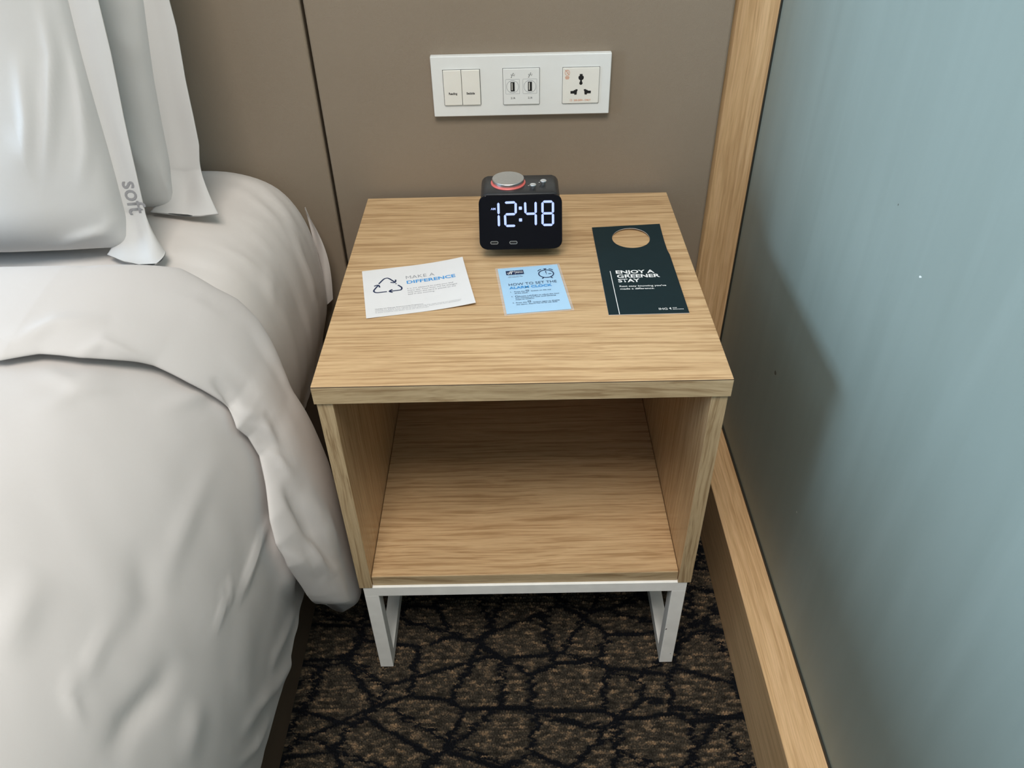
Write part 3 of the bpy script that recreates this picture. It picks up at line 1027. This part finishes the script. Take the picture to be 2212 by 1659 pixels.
for cx_, cy_, full in ((32.6, 61.2, 1), (17.2, 72.8, 0), (31.8, 87.0, 1)):
    bm = bmesh.new()
    stroke_bm(bm, [(a * mm, -b * mm) for a, b in circle(cx_, cy_, 1.9, 1.8, 20)], .0005, closed=True)
    if full:
        stroke_bm(bm, mmp([(cx_, cy_ - 1.0), (cx_, cy_), (cx_ + .9, cy_)]), .0004)
        stroke_bm(bm, mmp([(cx_ - 2.0, cy_ - 1.6), (cx_ - 1.0, cy_ - 2.5)]), .0004)
        stroke_bm(bm, mmp([(cx_ + 2.0, cy_ - 1.6), (cx_ + 1.0, cy_ - 2.5)]), .0004)
    bflat(bm, 'button_drawing', M['print_navy'])

# --- dark green door hanger
hf = card_frame((.1090, -.1318), 0.6)
HW, HH = .1005, .2262
def hz(x, y):
    a, b = x / HW, -y / HH
    return ZS + .0003 + .0050 * max(0, (.22 - b) / .22) ** 1.5 * (.35 + .65 * a) + .0010 * b * (1 - b) * 2
def hanger():
    hx, hy, hr = .0528, -.0340, .0268
    out = [(0, 0), (.0992, 0), (.0992, -.0370), (.1005, -.0392), (.1005, -.2255), (.0998, -.2262), (0, -.2262)]
    # fill between the outline and the hole with a ring of quads around the hole, strips below
    bm = bmesh.new()
    n = 64
    inner = [(hx + hr * math.cos(2 * math.pi * k / n), hy + hr * math.sin(2 * math.pi * k / n)) for k in range(n)]
    def hit(k):
        a = 2 * math.pi * k / n
        dx, dy = math.cos(a), math.sin(a)
        t = 1e9
        lo = -.070
        if dx > 1e-9: t = min(t, (.0992 - hx) / dx)
        if dx < -1e-9: t = min(t, (0 - hx) / dx)
        if dy > 1e-9: t = min(t, (0 - hy) / dy)
        if dy < -1e-9: t = min(t, (lo - hy) / dy)
        return (hx + dx * t, hy + dy * t)
    outer = [hit(k) for k in range(n)]
    for cx_, cy_ in ((0, 0), (.0992, 0), (0, -.070), (.0992, -.070)):
        k = min(range(n), key=lambda q: (outer[q][0] - cx_) ** 2 + (outer[q][1] - cy_) ** 2)
        outer[k] = (cx_, cy_)
    rings = [inner, [((a[0] * .6 + b[0] * .4), (a[1] * .6 + b[1] * .4)) for a, b in zip(inner, outer)], outer]
    V = [[bm.verts.new((p[0], p[1], 0)) for p in r] for r in rings]
    for a, b in zip(V[:-1], V[1:]):
        for k in range(n):
            bm.faces.new((a[k], b[k], b[(k + 1) % n], a[(k + 1) % n]))
    ny = 14
    low = [v for v in V[2] if abs(v.co.y + .070) < 1e-6]
    low.sort(key=lambda v: v.co.x)
    prev = low
    for j in range(1, ny + 1):
        y = -.070 - (.2262 - .070) * j / ny
        row = [bm.verts.new((v.co.x * (.1005 / .0992 if j else 1), y, 0)) for v in low]
        for i in range(len(row) - 1):
            bm.faces.new((prev[i], prev[i + 1], row[i + 1], row[i]))
        prev = row
    geo = bmesh.ops.extrude_face_region(bm, geom=list(bm.faces))
    for v in geo['geom']:
        if isinstance(v, bmesh.types.BMVert):
            v.co.z += .0006
    for v in bm.verts:
        v.co.z += hz(v.co.x, v.co.y)
    bm.transform(hf)
    o = bm_obj('door_hanger', bm, M['card_white'])
    o.data.materials.append(M['card_green'])
    o.data.update()
    for p in o.data.polygons:
        p.material_index = 1 if p.normal.z > .7 else 0
    return o
dh = hanger()
tag(dh, 'dark green door hanger card with a round hole, printed ENJOY A GREENER STAY', 'door hanger')
def hprint(body, x, y, h, mat, wd=None, bold=0.0):
    o = lettering(body, x * mm, -y * mm, h * mm, mat, dh, hf, width=None if wd is None else wd * mm, bold=bold)
    drape(o, hf, hz, .0008)
# positions: mm from the top-left corner of the hanger
hprint('ENJOY A', 20.4, 129.6, 8.3, M['print_white'], 51.5, bold=.026)
hprint('GREENER', 20.8, 140.4, 8.3, M['print_white'], 57.0, bold=.026)
hprint('STAY', 21.0, 151.4, 8.3, M['print_white'], 28.6, bold=.026)
hprint("Rest easy knowing you've", 21.2, 163.0, 3.6, M['print_white'], 61.0, bold=.016)
hprint('made a difference.', 21.4, 169.4, 3.6, M['print_white'], 44.6, bold=.016)
hprint('IHG', 64.0, 218.0, 4.2, M['print_white'], 10.8, bold=.008)
hprint('ONE', 81.4, 214.8, 1.5, M['print_white'], 5.4, bold=.02)
hprint('REWARDS', 81.4, 218.0, 1.5, M['print_white'], 13.6, bold=.02)
bm = bmesh.new()
stroke_bm(bm, mmp([(13.2, 122.6), (13.6, 225.8)]), .0009)
o = flat_obj('printed_rule', bm, M['print_white'], dh, hf)
drape(o, hf, hz, .0008)
bm = bmesh.new()
poly_bm(bm, mmp([(76.6, 215.6), (78.6, 213.4), (79.4, 213.4), (79.4, 218.0), (78.5, 218.0), (78.5, 216.4)]))
o = flat_obj('printed_mark', bm, M['print_white'], dh, hf)
drape(o, hf, hz, .0008)

# ================================================================== BED
def fbm(x, y, z=0.0, o=2):
    return noise.fractal(Vector((x, y, z)), 1.0, 2.0, o)
# --- base
bed = empty('bed_base', (-1.25, -1.0, 0))
tag(bed, 'dark brown leather bed base under the white mattress', 'bed')
rel(box('base_box', (-2.15, -2.05, .004), (-.3535, -.004, .305), M['base_leather'], bevel=.006, seg=3), bed)
# --- mattress with its fitted sheet: rounded section swept along the bed
def section(pts, n):
    """resample a smooth 2-D curve to n points by arc length"""
    Q = [pts[0]]
    for a, b in zip(pts[:-1], pts[1:]):
        m = max(1, int(math.hypot(b[0] - a[0], b[1] - a[1]) / .09))
        Q += [(a[0] + (b[0] - a[0]) * k / m, a[1] + (b[1] - a[1]) * k / m) for k in range(1, m + 1)]
    P = np.array(smooth_line(Q, 16))
    d = np.concatenate([[0], np.cumsum(np.linalg.norm(np.diff(P, axis=0), axis=1))])
    t = np.linspace(0, d[-1], n)
    return np.stack([np.interp(t, d, P[:, 0]), np.interp(t, d, P[:, 1])], -1), t
def sec_normals(C):
    T = np.gradient(C, axis=0)
    T /= np.linalg.norm(T, axis=1)[:, None]
    return np.stack([-T[:, 1], T[:, 0]], -1)
def seg_dist(U, pts):
    """pixel distance of points U (...,2) to a polyline, and the fraction along it"""
    best = np.full(U.shape[:-1], 1e9)
    fr = np.zeros(U.shape[:-1])
    P = np.array(pts, float)
    L = np.concatenate([[0], np.cumsum(np.linalg.norm(np.diff(P, axis=0), axis=1))])
    for i in range(len(P) - 1):
        d = P[i + 1] - P[i]
        t = np.clip(((U - P[i]) @ d) / (d @ d), 0, 1)
        q = np.linalg.norm(U - (P[i] + t[..., None] * d), axis=-1)
        m = q < best
        best[m] = q[m]
        fr[m] = ((L[i] + t * np.linalg.norm(d)) / L[-1])[m]
    return best, fr
def creases(P, Nn, ridges):
    """raise or sink soft folds along lines followed in the photograph; fades to nothing at both ends"""
    U = to_px(P)
    D = np.zeros(P.shape[:-1])
    for pts, wpx, amp in ridges:
        q, f = seg_dist(U, pts)
        D += amp * np.exp(-(q / wpx) ** 2) * np.sin(np.pi * f) ** 1.2
    return P + Nn * D[..., None]

MT = section([(-2.10, .400), (-2.13, .50), (-2.11, .60), (-2.03, .645), (-1.25, .6465), (-.50, .6465), (-.425, .640), (-.370, .612), (-.336, .555), (-.324, .470), (-.328, .400), (-.346, .330), (-.350, .307)], 190)[0]
MN = sec_normals(MT)
mys = np.concatenate([[-.012, -.014, -.018, -.026, -.036], np.linspace(-.05, -.75, 90), np.linspace(-.8, -2.0, 14)])
mP = np.zeros((len(mys), len(MT), 3))
mNn = np.zeros_like(mP)
for i, y in enumerate(mys):
    ins = 0.0
    if y > -.05:
        ins = .030 * (1 - math.sqrt(max(0, 1 - ((y + .05) / .038) ** 2)))
    for j, (x, z) in enumerate(MT):
        nrm = MN[j]
        wob = -.001 + .0030 * fbm(x * 7, y * 9, z * 7) + .0016 * fbm(x * 10, y * 40, z * 4 + 5)
        off = wob - ins - .035 * min(1, max(0, (-.36 - y) / .10))
        mP[i, j] = (x + nrm[0] * off, y, z + nrm[1] * off)
        mNn[i, j] = (nrm[0], 0, nrm[1])
mP = creases(mP, mNn, [
    ([(470, 372), (560, 400), (615, 450), (660, 540)], 7, .003), ([(450, 385), (540, 420), (600, 480), (640, 560)], 6, .0025),
    ([(600, 440), (640, 520), (672, 610), (682, 700)], 6, .003), ([(520, 470), (580, 480), (610, 520)], 6, .0018),
    ([(505, 505), (560, 515), (600, 560)], 6, .0020), ([(460, 560), (520, 555), (570, 575)], 6, .0020), ([(590, 560), (582, 610), (590, 670)], 9, .003),
    ([(655, 560), (690, 640), (692, 720)], 9, .003)])
mat_ = empty('mattress', (-1.25, -1.0, .305))
tag(mat_, 'mattress under a tight white fitted sheet beside the nightstand', 'mattress')
rel(grid_mesh('fitted_sheet', mP, M['sheet']), mat_)
# loose corner of the sheet by the wall
lx = np.linspace(0, 1, 12)
lv = np.linspace(0, 1, 20)
cP = np.zeros((12, 20, 3))
for i, a in enumerate(lx):
    for j, b in enumerate(lv):
        z = .575 - .185 * b
        wdt = .030 * math.sin(math.pi * min(1, b * .62 + .02)) * (1 - .3 * b)
        cP[i, j] = (-.336 + wdt * a + .002 * math.sin(b * 5), -.030 - .004 * a + .004 * math.sin(a * 4 + b * 3), z + .014 * a * b)
rel(grid_mesh('sheet_corner', cP, M['sheet']), mat_)

# --- duvet: body hanging over the side, top end turned back
DV, DS = section([(-2.26, .18), (-2.24, .5), (-2.16, .63), (-2.05, .690), (-1.25, .692), (-.60, .690), (-.50, .682), (-.425, .655), (-.358, .590), (-.318, .505), (-.303, .410), (-.306, .320), (-.316, .235), (-.324, .165)], 420)
DN = sec_normals(DV)
VIS = DV[:, 0] > -.80
def on_duvet(u, v, off=0.0):
    """where the sight line through a pixel meets the duvet section swept along y -> (arc position, y)"""
    d = ray(u, v)
    C = DV + DN * off
    # along the ray, x = cx + k dx ; compare z with the section
    A = C[VIS]
    k = (A[:, 0] - CLn[0]) / d[0]
    gz = CLn[2] + k * d[2] - A[:, 1]
    idx = np.where(VIS)[0]
    sgn = np.where((gz[:-1] * gz[1:] <= 0))[0]
    if len(sgn) == 0:
        i = int(np.argmin(abs(gz)))
    else:
        i = int(sgn[np.argmin(k[sgn])])
    return float(DS[idx[i]]), float(CLn[1] + k[i] * d[1])
front_px = [(0, 773), (90, 768), (180, 777), (340, 796), (420, 840), (505, 884), (520, 925), (548, 955), (570, 992), (581, 1060), (584, 1130), (592, 1180), (610, 1230), (636, 1285), (652, 1318)]
back_px = [(0, 574), (200, 576), (400, 592), (470, 615), (520, 645), (570, 700), (610, 770), (645, 850), (690, 960)]
fe = [on_duvet(u, v, .012) for u, v in front_px]
be = [on_duvet(u, v, .030) for u, v in back_px] + [on_duvet(722, 1080, .042), on_duvet(745, 1180, .052)]
def edge(e):
    e = sorted(e)
    s = np.array([a for a, _ in e]); y = np.array([b for _, b in e])
    return lambda q: np.interp(q, s, y)
yf, yb = edge(fe), edge(be)
duv = empty('duvet', (-1.25, -1.2, .65))
tag(duv, 'white cotton duvet with its top end turned back, hanging over the bed side', 'duvet')
# body
dys = np.concatenate([np.linspace(-.40, -.98, 230), np.linspace(-1.0, -2.15, 24)])
sidx = np.arange(len(DV))
dP = np.zeros((len(dys), len(DV), 3))
dN = np.zeros_like(dP)
for i, y in enumerate(dys):
    for j, (x, z) in enumerate(DV):
        n0, n1 = DN[j]
        sd = DS[j]
        side_w = min(1, max(0, (.62 - z) / .3))
        off = .007 * fbm(sd * 2.4, y * 2.4 + sd * 1.5, 1.3, 1) + .0012 * fbm(sd * 6 + y * 5, y * 9, 4.0, 2)
        off += .0016 * fbm(sd * 9 + y * 9, y * 5 - sd * 5, 6.0, 2)
        off += side_w * .0022 * fbm(sd * 4 + y * 8, y * 18 - sd * 7, 9.0, 2)
        # hem wanders a little
        hem = max(0, (.26 - z) / .1)
        dz = hem * (.010 * fbm(y * 7, 2.0) + .006 * math.sin(y * 23))
        dP[i, j] = (x + n0 * off, y, z + n1 * off + dz)
        dN[i, j] = (n0, 0, n1)
dP = creases(dP, dN, [
    ([(586, 1105), (560, 1170), (530, 1260), (505, 1320)], 6, .0055), ([(520, 1240), (480, 1320), (462, 1380)], 5, .0030), ([(505, 1240), (478, 1300)], 4, .0025),
    ([(590, 1110), (598, 1190), (614, 1260), (634, 1306)], 13, .020), ([(640, 1310), (600, 1400), (580, 1460)], 7, .0050), ([(655, 1330), (630, 1420), (590, 1490), (530, 1550)], 9, .0060), ([(600, 1440), (560, 1520), (520, 1600)], 9, .0045),
    ([(585, 1540), (545, 1620), (510, 1659)], 7, .0060), ([(90, 1220), (40, 1320), (-20, 1440)], 45, .0050),
    ([(255, 1320), (205, 1410), (165, 1500)], 18, .0028), ([(160, 1420), (150, 1500), (175, 1580)], 14, .0022), ([(380, 1400), (350, 1480), (280, 1560), (230, 1650)], 26, -.006),
    ([(470, 970), (430, 1060), (380, 1180), (350, 1290)], 22, .0030), ([(300, 1150), (320, 1300), (260, 1420)], 30, -.0030), ([(430, 1500), (410, 1600), (400, 1659)], 22, .004),
    ([(70, 800), (160, 830), (260, 800)], 20, .004), ([(60, 900), (160, 850), (300, 830)], 14, .003), ([(330, 890), (460, 840), (510, 930)], 18, .004)])
rel(grid_mesh('duvet_body', dP, M['duvet']), duv)
# turned-back end: a soft closed strip lying on the body and hanging beside the nightstand
s_hi = max(s for s, _ in fe)
s_lo = DS[np.argmin(abs(DV[:, 0] + 2.1) + 10 * (DS > 1.2))]
cs = np.concatenate([np.linspace(s_lo, min(s for s, _ in fe), 20)[:-1], np.linspace(min(s for s, _ in fe), s_hi - .06, 170)[:-1], s_hi - .06 * (1 - np.linspace(0, 1, 60)) ** 1.8])
nl = 72
cPts = np.zeros((len(cs), nl, 3))
cNn = np.zeros_like(cPts)
for i, s in enumerate(cs):
    c = np.array([np.interp(s, DS, DV[:, 0]), np.interp(s, DS, DV[:, 1])])
    n = np.array([np.interp(s, DS, DN[:, 0]), np.interp(s, DS, DN[:, 1])])
    n /= np.linalg.norm(n)
    y0, y1 = yb(s), yf(s)
    y0 += .006 * fbm(s * 9, 3.0); 
    low = min(1, max(0, (.50 - c[1]) / .24))           # 0 on top, 1 at the hanging end
    endt = min(1, (s_hi - s) / .050)
    rnd = math.sqrt(max(0, 1 - (1 - endt) ** 2))
    th = (.030 + .016 * low) * (.25 + .75 * rnd)
    lift = .004 + .022 * low ** 1.2
    pinch = .5 + .5 * rnd
    ym = (y0 + y1) / 2
    ya, yz = ym + (y0 - ym) * pinch, ym + (y1 - ym) * pinch
    for j in range(nl):
        a = 2 * math.pi * j / nl
        # superellipse-like loop: fat rolled back edge, thin front lip
        ca, sa = math.cos(a), math.sin(a)
        u = .5 + .5 * math.copysign(abs(ca) ** .6, ca)       # 1 = back, 0 = front
        y = yz + (ya - yz) * u
        fat = .30 + .70 * u ** .55
        h = math.copysign(abs(sa) ** .75, sa)
        hh = th * fat * (.5 + .5 * h)
        wr_ = .0035 * fbm(s * 5, y * 6, 2.2, 1) + .0012 * fbm(s * 14, y * 8, 7.1, 1)
        if h < 0: wr_ *= .3
        off = lift + hh + wr_
        drop = .132 * low ** 1.5 * u ** .8
        x_ = c[0] + n[0] * off + .018 * low * math.sin(math.pi * u ** .7) * (.5 + .5 * h)
        k_ = min(1, max(0, (-.492 - y) / .04))
        lim = -.2440 + .03 * k_ * k_ * (3 - 2 * k_)          # stays clear of the nightstand side
        d_ = lim - x_
        x_ = lim - (.5 * (d_ + math.sqrt(d_ * d_ + .012 ** 2)))
        cPts[i, j] = (x_, y, c[1] + n[1] * off - drop)
        cNn[i, j] = (n[0], 0, n[1])
cPts = creases(cPts, cNn, [
    ([(500, 880), (560, 900), (600, 960)], 12, .004), ([(455, 815), (490, 850), (520, 905)], 10, -.005), ([(530, 905), (570, 930), (610, 980)], 9, .004),
    ([(560, 960), (600, 990), (640, 1040)], 9, .004), ([(610, 1040), (655, 1110), (695, 1180), (728, 1232)], 13, -.013), ([(655, 1050), (700, 1130), (735, 1205)], 12, .009), ([(672, 1150), (690, 1215), (722, 1250)], 12, .006),
    ([(600, 1190), (640, 1210), (690, 1250)], 16, .004), ([(480, 760), (560, 840), (620, 920), (660, 1000)], 16, .004), ([(520, 700), (600, 800), (650, 900)], 14, -.004),
    ([(300, 640), (420, 660), (520, 720)], 18, .003), ([(20, 740), (120, 700), (240, 690)], 16, .005), ([(160, 770), (220, 740), (330, 790)], 14, .004)])
rel(grid_mesh('turned_back_end', cPts, M['duvet'], closed_v=True, caps=True), duv)
# --- pillows
def pillow(name, label, base_y, base_z, lean, outer_px, seam_px, T, waves, tail, width=.74, height=.50):
    ph = math.radians(lean)
    up = np.array([0, math.sin(ph), math.cos(ph)])
    nf = np.array([0, -math.cos(ph), math.sin(ph)])
    o0 = np.array([0, base_y, base_z])
    def pq(u, v):
        d = on_plane(u, v, o0, nf) - o0
        return float(d[0]), float(d @ up)
    def curve(px):
        pts = sorted([pq(u, v)[::-1] for u, v in px])
        q = np.array([a for a, _ in pts]); p = np.array([b for _, b in pts])
        return lambda t: np.interp(t, q, p)
    po, pse = curve(outer_px), curve(seam_px)
    e = empty(name, (-.80, base_y, base_z))
    tag(e, label, 'pillow', 'pillows propped against the headboard')
    qs = np.concatenate([np.linspace(0, .04, 14)[:-1], np.linspace(.04, height - .04, 70)[:-1], np.linspace(height - .04, height, 14)])
    xs = np.concatenate([np.linspace(0, .10, 26)[:-1], np.linspace(.10, 1, 36)])
    def puff(d, r):
        t = min(1, max(0, d / r))
        return math.sqrt(max(0, 1 - (1 - t) ** 2))
    P = np.zeros((len(qs), 2 * len(xs), 3))
    for i, q in enumerate(qs):
        p1 = pse(q)
        for j, a in enumerate(xs):
            p = p1 - a * (width - .05)
            din = p1 - p
            dl = p - (p1 - (width - .05))
            f = puff(din, .20) * puff(dl, .2) * puff(q, .06) * puff(height - q, .2)
            wv = (.006 * fbm(p * 9, q * 3, T * 40) + .004 * math.sin(p * 60 + 3 * math.sin(q * 7)) * fbm(p * 3, q * 5, 3)) * min(1, f * 3)
            P[i, j] = o0 + np.array([p, 0, 0]) + up * q + nf * (.004 + T * f + wv)
            P[i, 2 * len(xs) - 1 - j] = o0 + np.array([p, 0, 0]) + up * q - nf * (.004 + T * .4 * f)
    Nn = np.broadcast_to(nf, P.shape)
    P[:, :len(xs)] = creases(P[:, :len(xs)], Nn[:, :len(xs)], waves)
    body = rel(grid_mesh('pillow_body', P, M['pillow'], closed_v=True, caps=True), e)
    # flat hemmed flange outside the seam; its foot turns out and lies on the sheet
    nf_ = 44
    fq = np.linspace(height, tail['q0'], 90)
    B = np.array([on_plane(u, v, (0, 0, tail['z']), (0, 0, 1)) for u, v in smooth_line(tail['lower'], 8)])
    tB = np.concatenate([[0], np.cumsum(np.linalg.norm(np.diff(B, axis=0), axis=1))])
    tt = np.linspace(0, tB[-1], nf_)
    B = np.stack([np.interp(tt, tB, B[:, k]) for k in range(3)], -1)
    nb = 26
    F = np.zeros((len(fq) + nb, 2 * nf_, 3))
    def wave(q, t): return .0026 * fbm(q * 7, t * 2, T * 30, 1) + .0010 * math.sin(q * 24 + t * 3)
    def row(q):
        a0, a1 = po(q), pse(q) - .004
        r = np.zeros((nf_, 3))
        for j in range(nf_):
            t = j / (nf_ - 1)
            w_ = wave(q, t)
            r[j] = o0 + np.array([a0 + (a1 - a0) * t, 0, 0]) + up * q + nf * (.002 + w_)
        return r
    for i, q in enumerate(fq):
        r = row(q)
        F[i, :nf_] = r + nf * .0008
        F[i, nf_:] = r[::-1] - nf * .0008
    A = row(tail['q0'])
    slope = -up * tail['q0'] * 1.1                      # leaves the plane downwards ...
    for i in range(nb):
        t = (i + 1) / nb
        # ... and arrives level with the sheet (Hermite curve)
        h00, h10, h01, h11 = 2 * t ** 3 - 3 * t * t + 1, t ** 3 - 2 * t * t + t, -2 * t ** 3 + 3 * t * t, t ** 3 - t * t
        for j in range(nf_):
            f = j / (nf_ - 1)
            out = B[j] - A[j]
            out[2] = 0.0
            c = h00 * A[j] + h10 * slope + h01 * B[j] + h11 * out * .9
            c = c + np.array([0, -.3, 1.0]) * .0045 * math.sin(math.pi * t) * math.sin(f * 7 + 1.0)
            c[2] = max(c[2], tail['z'] - .001)
            F[len(fq) + i, j] = c + np.array([0, -.0003, .0008])
            F[len(fq) + i, 2 * nf_ - 1 - j] = c - np.array([0, -.0003, .0008])
    fl = rel(grid_mesh('flange', F, M['pillow'], closed_v=True, caps=True), e)
    def depth(p, q):
        a0, a1 = po(q), pse(q) - .004
        return .002 + wave(q, min(1, max(0, (p - a0) / (a1 - a0)))) + .0013
    return e, o0, up, nf, pq, fl, depth
pillow('pillow', 'white pillow behind, with a plain hemmed edge close to the headboard', -.185, .657, 12,
       [(366, 0), (382, 60), (402, 170), (420, 250), (432, 310), (433, 350), (441, 395), (452, 430)],
       [(312, 0), (335, 170), (352, 270), (366, 340), (372, 385), (380, 430)], .050,
       [([(350, 330), (368, 400), (400, 425)], 14, .006), ([(240, 60), (290, 110), (330, 90)], 22, .002), ([(250, 240), (290, 330), (340, 400)], 16, .004)], dict(q0=.050, z=.6550, lower=[(472, 462), (452, 465), (425, 467), (400, 467), (360, 462), (325, 458)]))
e2, o2, up2, nf2, pq2, fl2, dep2 = pillow('pillow', 'white pillow in front, with the grey word soft on its hem', -.300, .659, 14,
       [(215, 0), (240, 110), (268, 250), (296, 370), (314, 450), (325, 500)],
       [(150, 0), (178, 110), (215, 250), (248, 370), (270, 450), (288, 510)], .070,
       [([(85, -20), (115, 120), (110, 260), (95, 400)], 16, .007), ([(150, 60), (178, 200), (190, 320), (170, 420)], 14, .006), ([(40, 100), (60, 260), (50, 420)], 18, .005),
        ([(250, 460), (230, 500), (120, 530)], 14, .006), ([(265, 475), (300, 540)], 8, -.006)], dict(q0=.045, z=.6575, lower=[(352, 536), (358, 546), (348, 562), (330, 573), (300, 572), (265, 564), (232, 550)]))
# the woven word runs down the hem
p0, q0 = pq2(264, 392)
p1, q1 = pq2(284, 462)
ang = math.atan2(q1 - q0, p1 - p0)
PM = Matrix(((1, 0, nf2[0], o2[0]), (0, up2[1], nf2[1], o2[1]), (0, up2[2], nf2[2], o2[2]), (0, 0, 0, 1)))
tm = Matrix.Translation((p0, q0, 0)) @ Matrix.Rotation(ang, 4, 'Z')
so = lettering('soft', 0, 0, .0220, M['soft_grey'], None, tm, width=math.hypot(p1 - p0, q1 - q0), bold=.010)
for v in so.data.vertices:
    v.co = PM @ Vector((v.co.x, v.co.y, dep2(v.co.x, v.co.y)))
so.parent = fl2
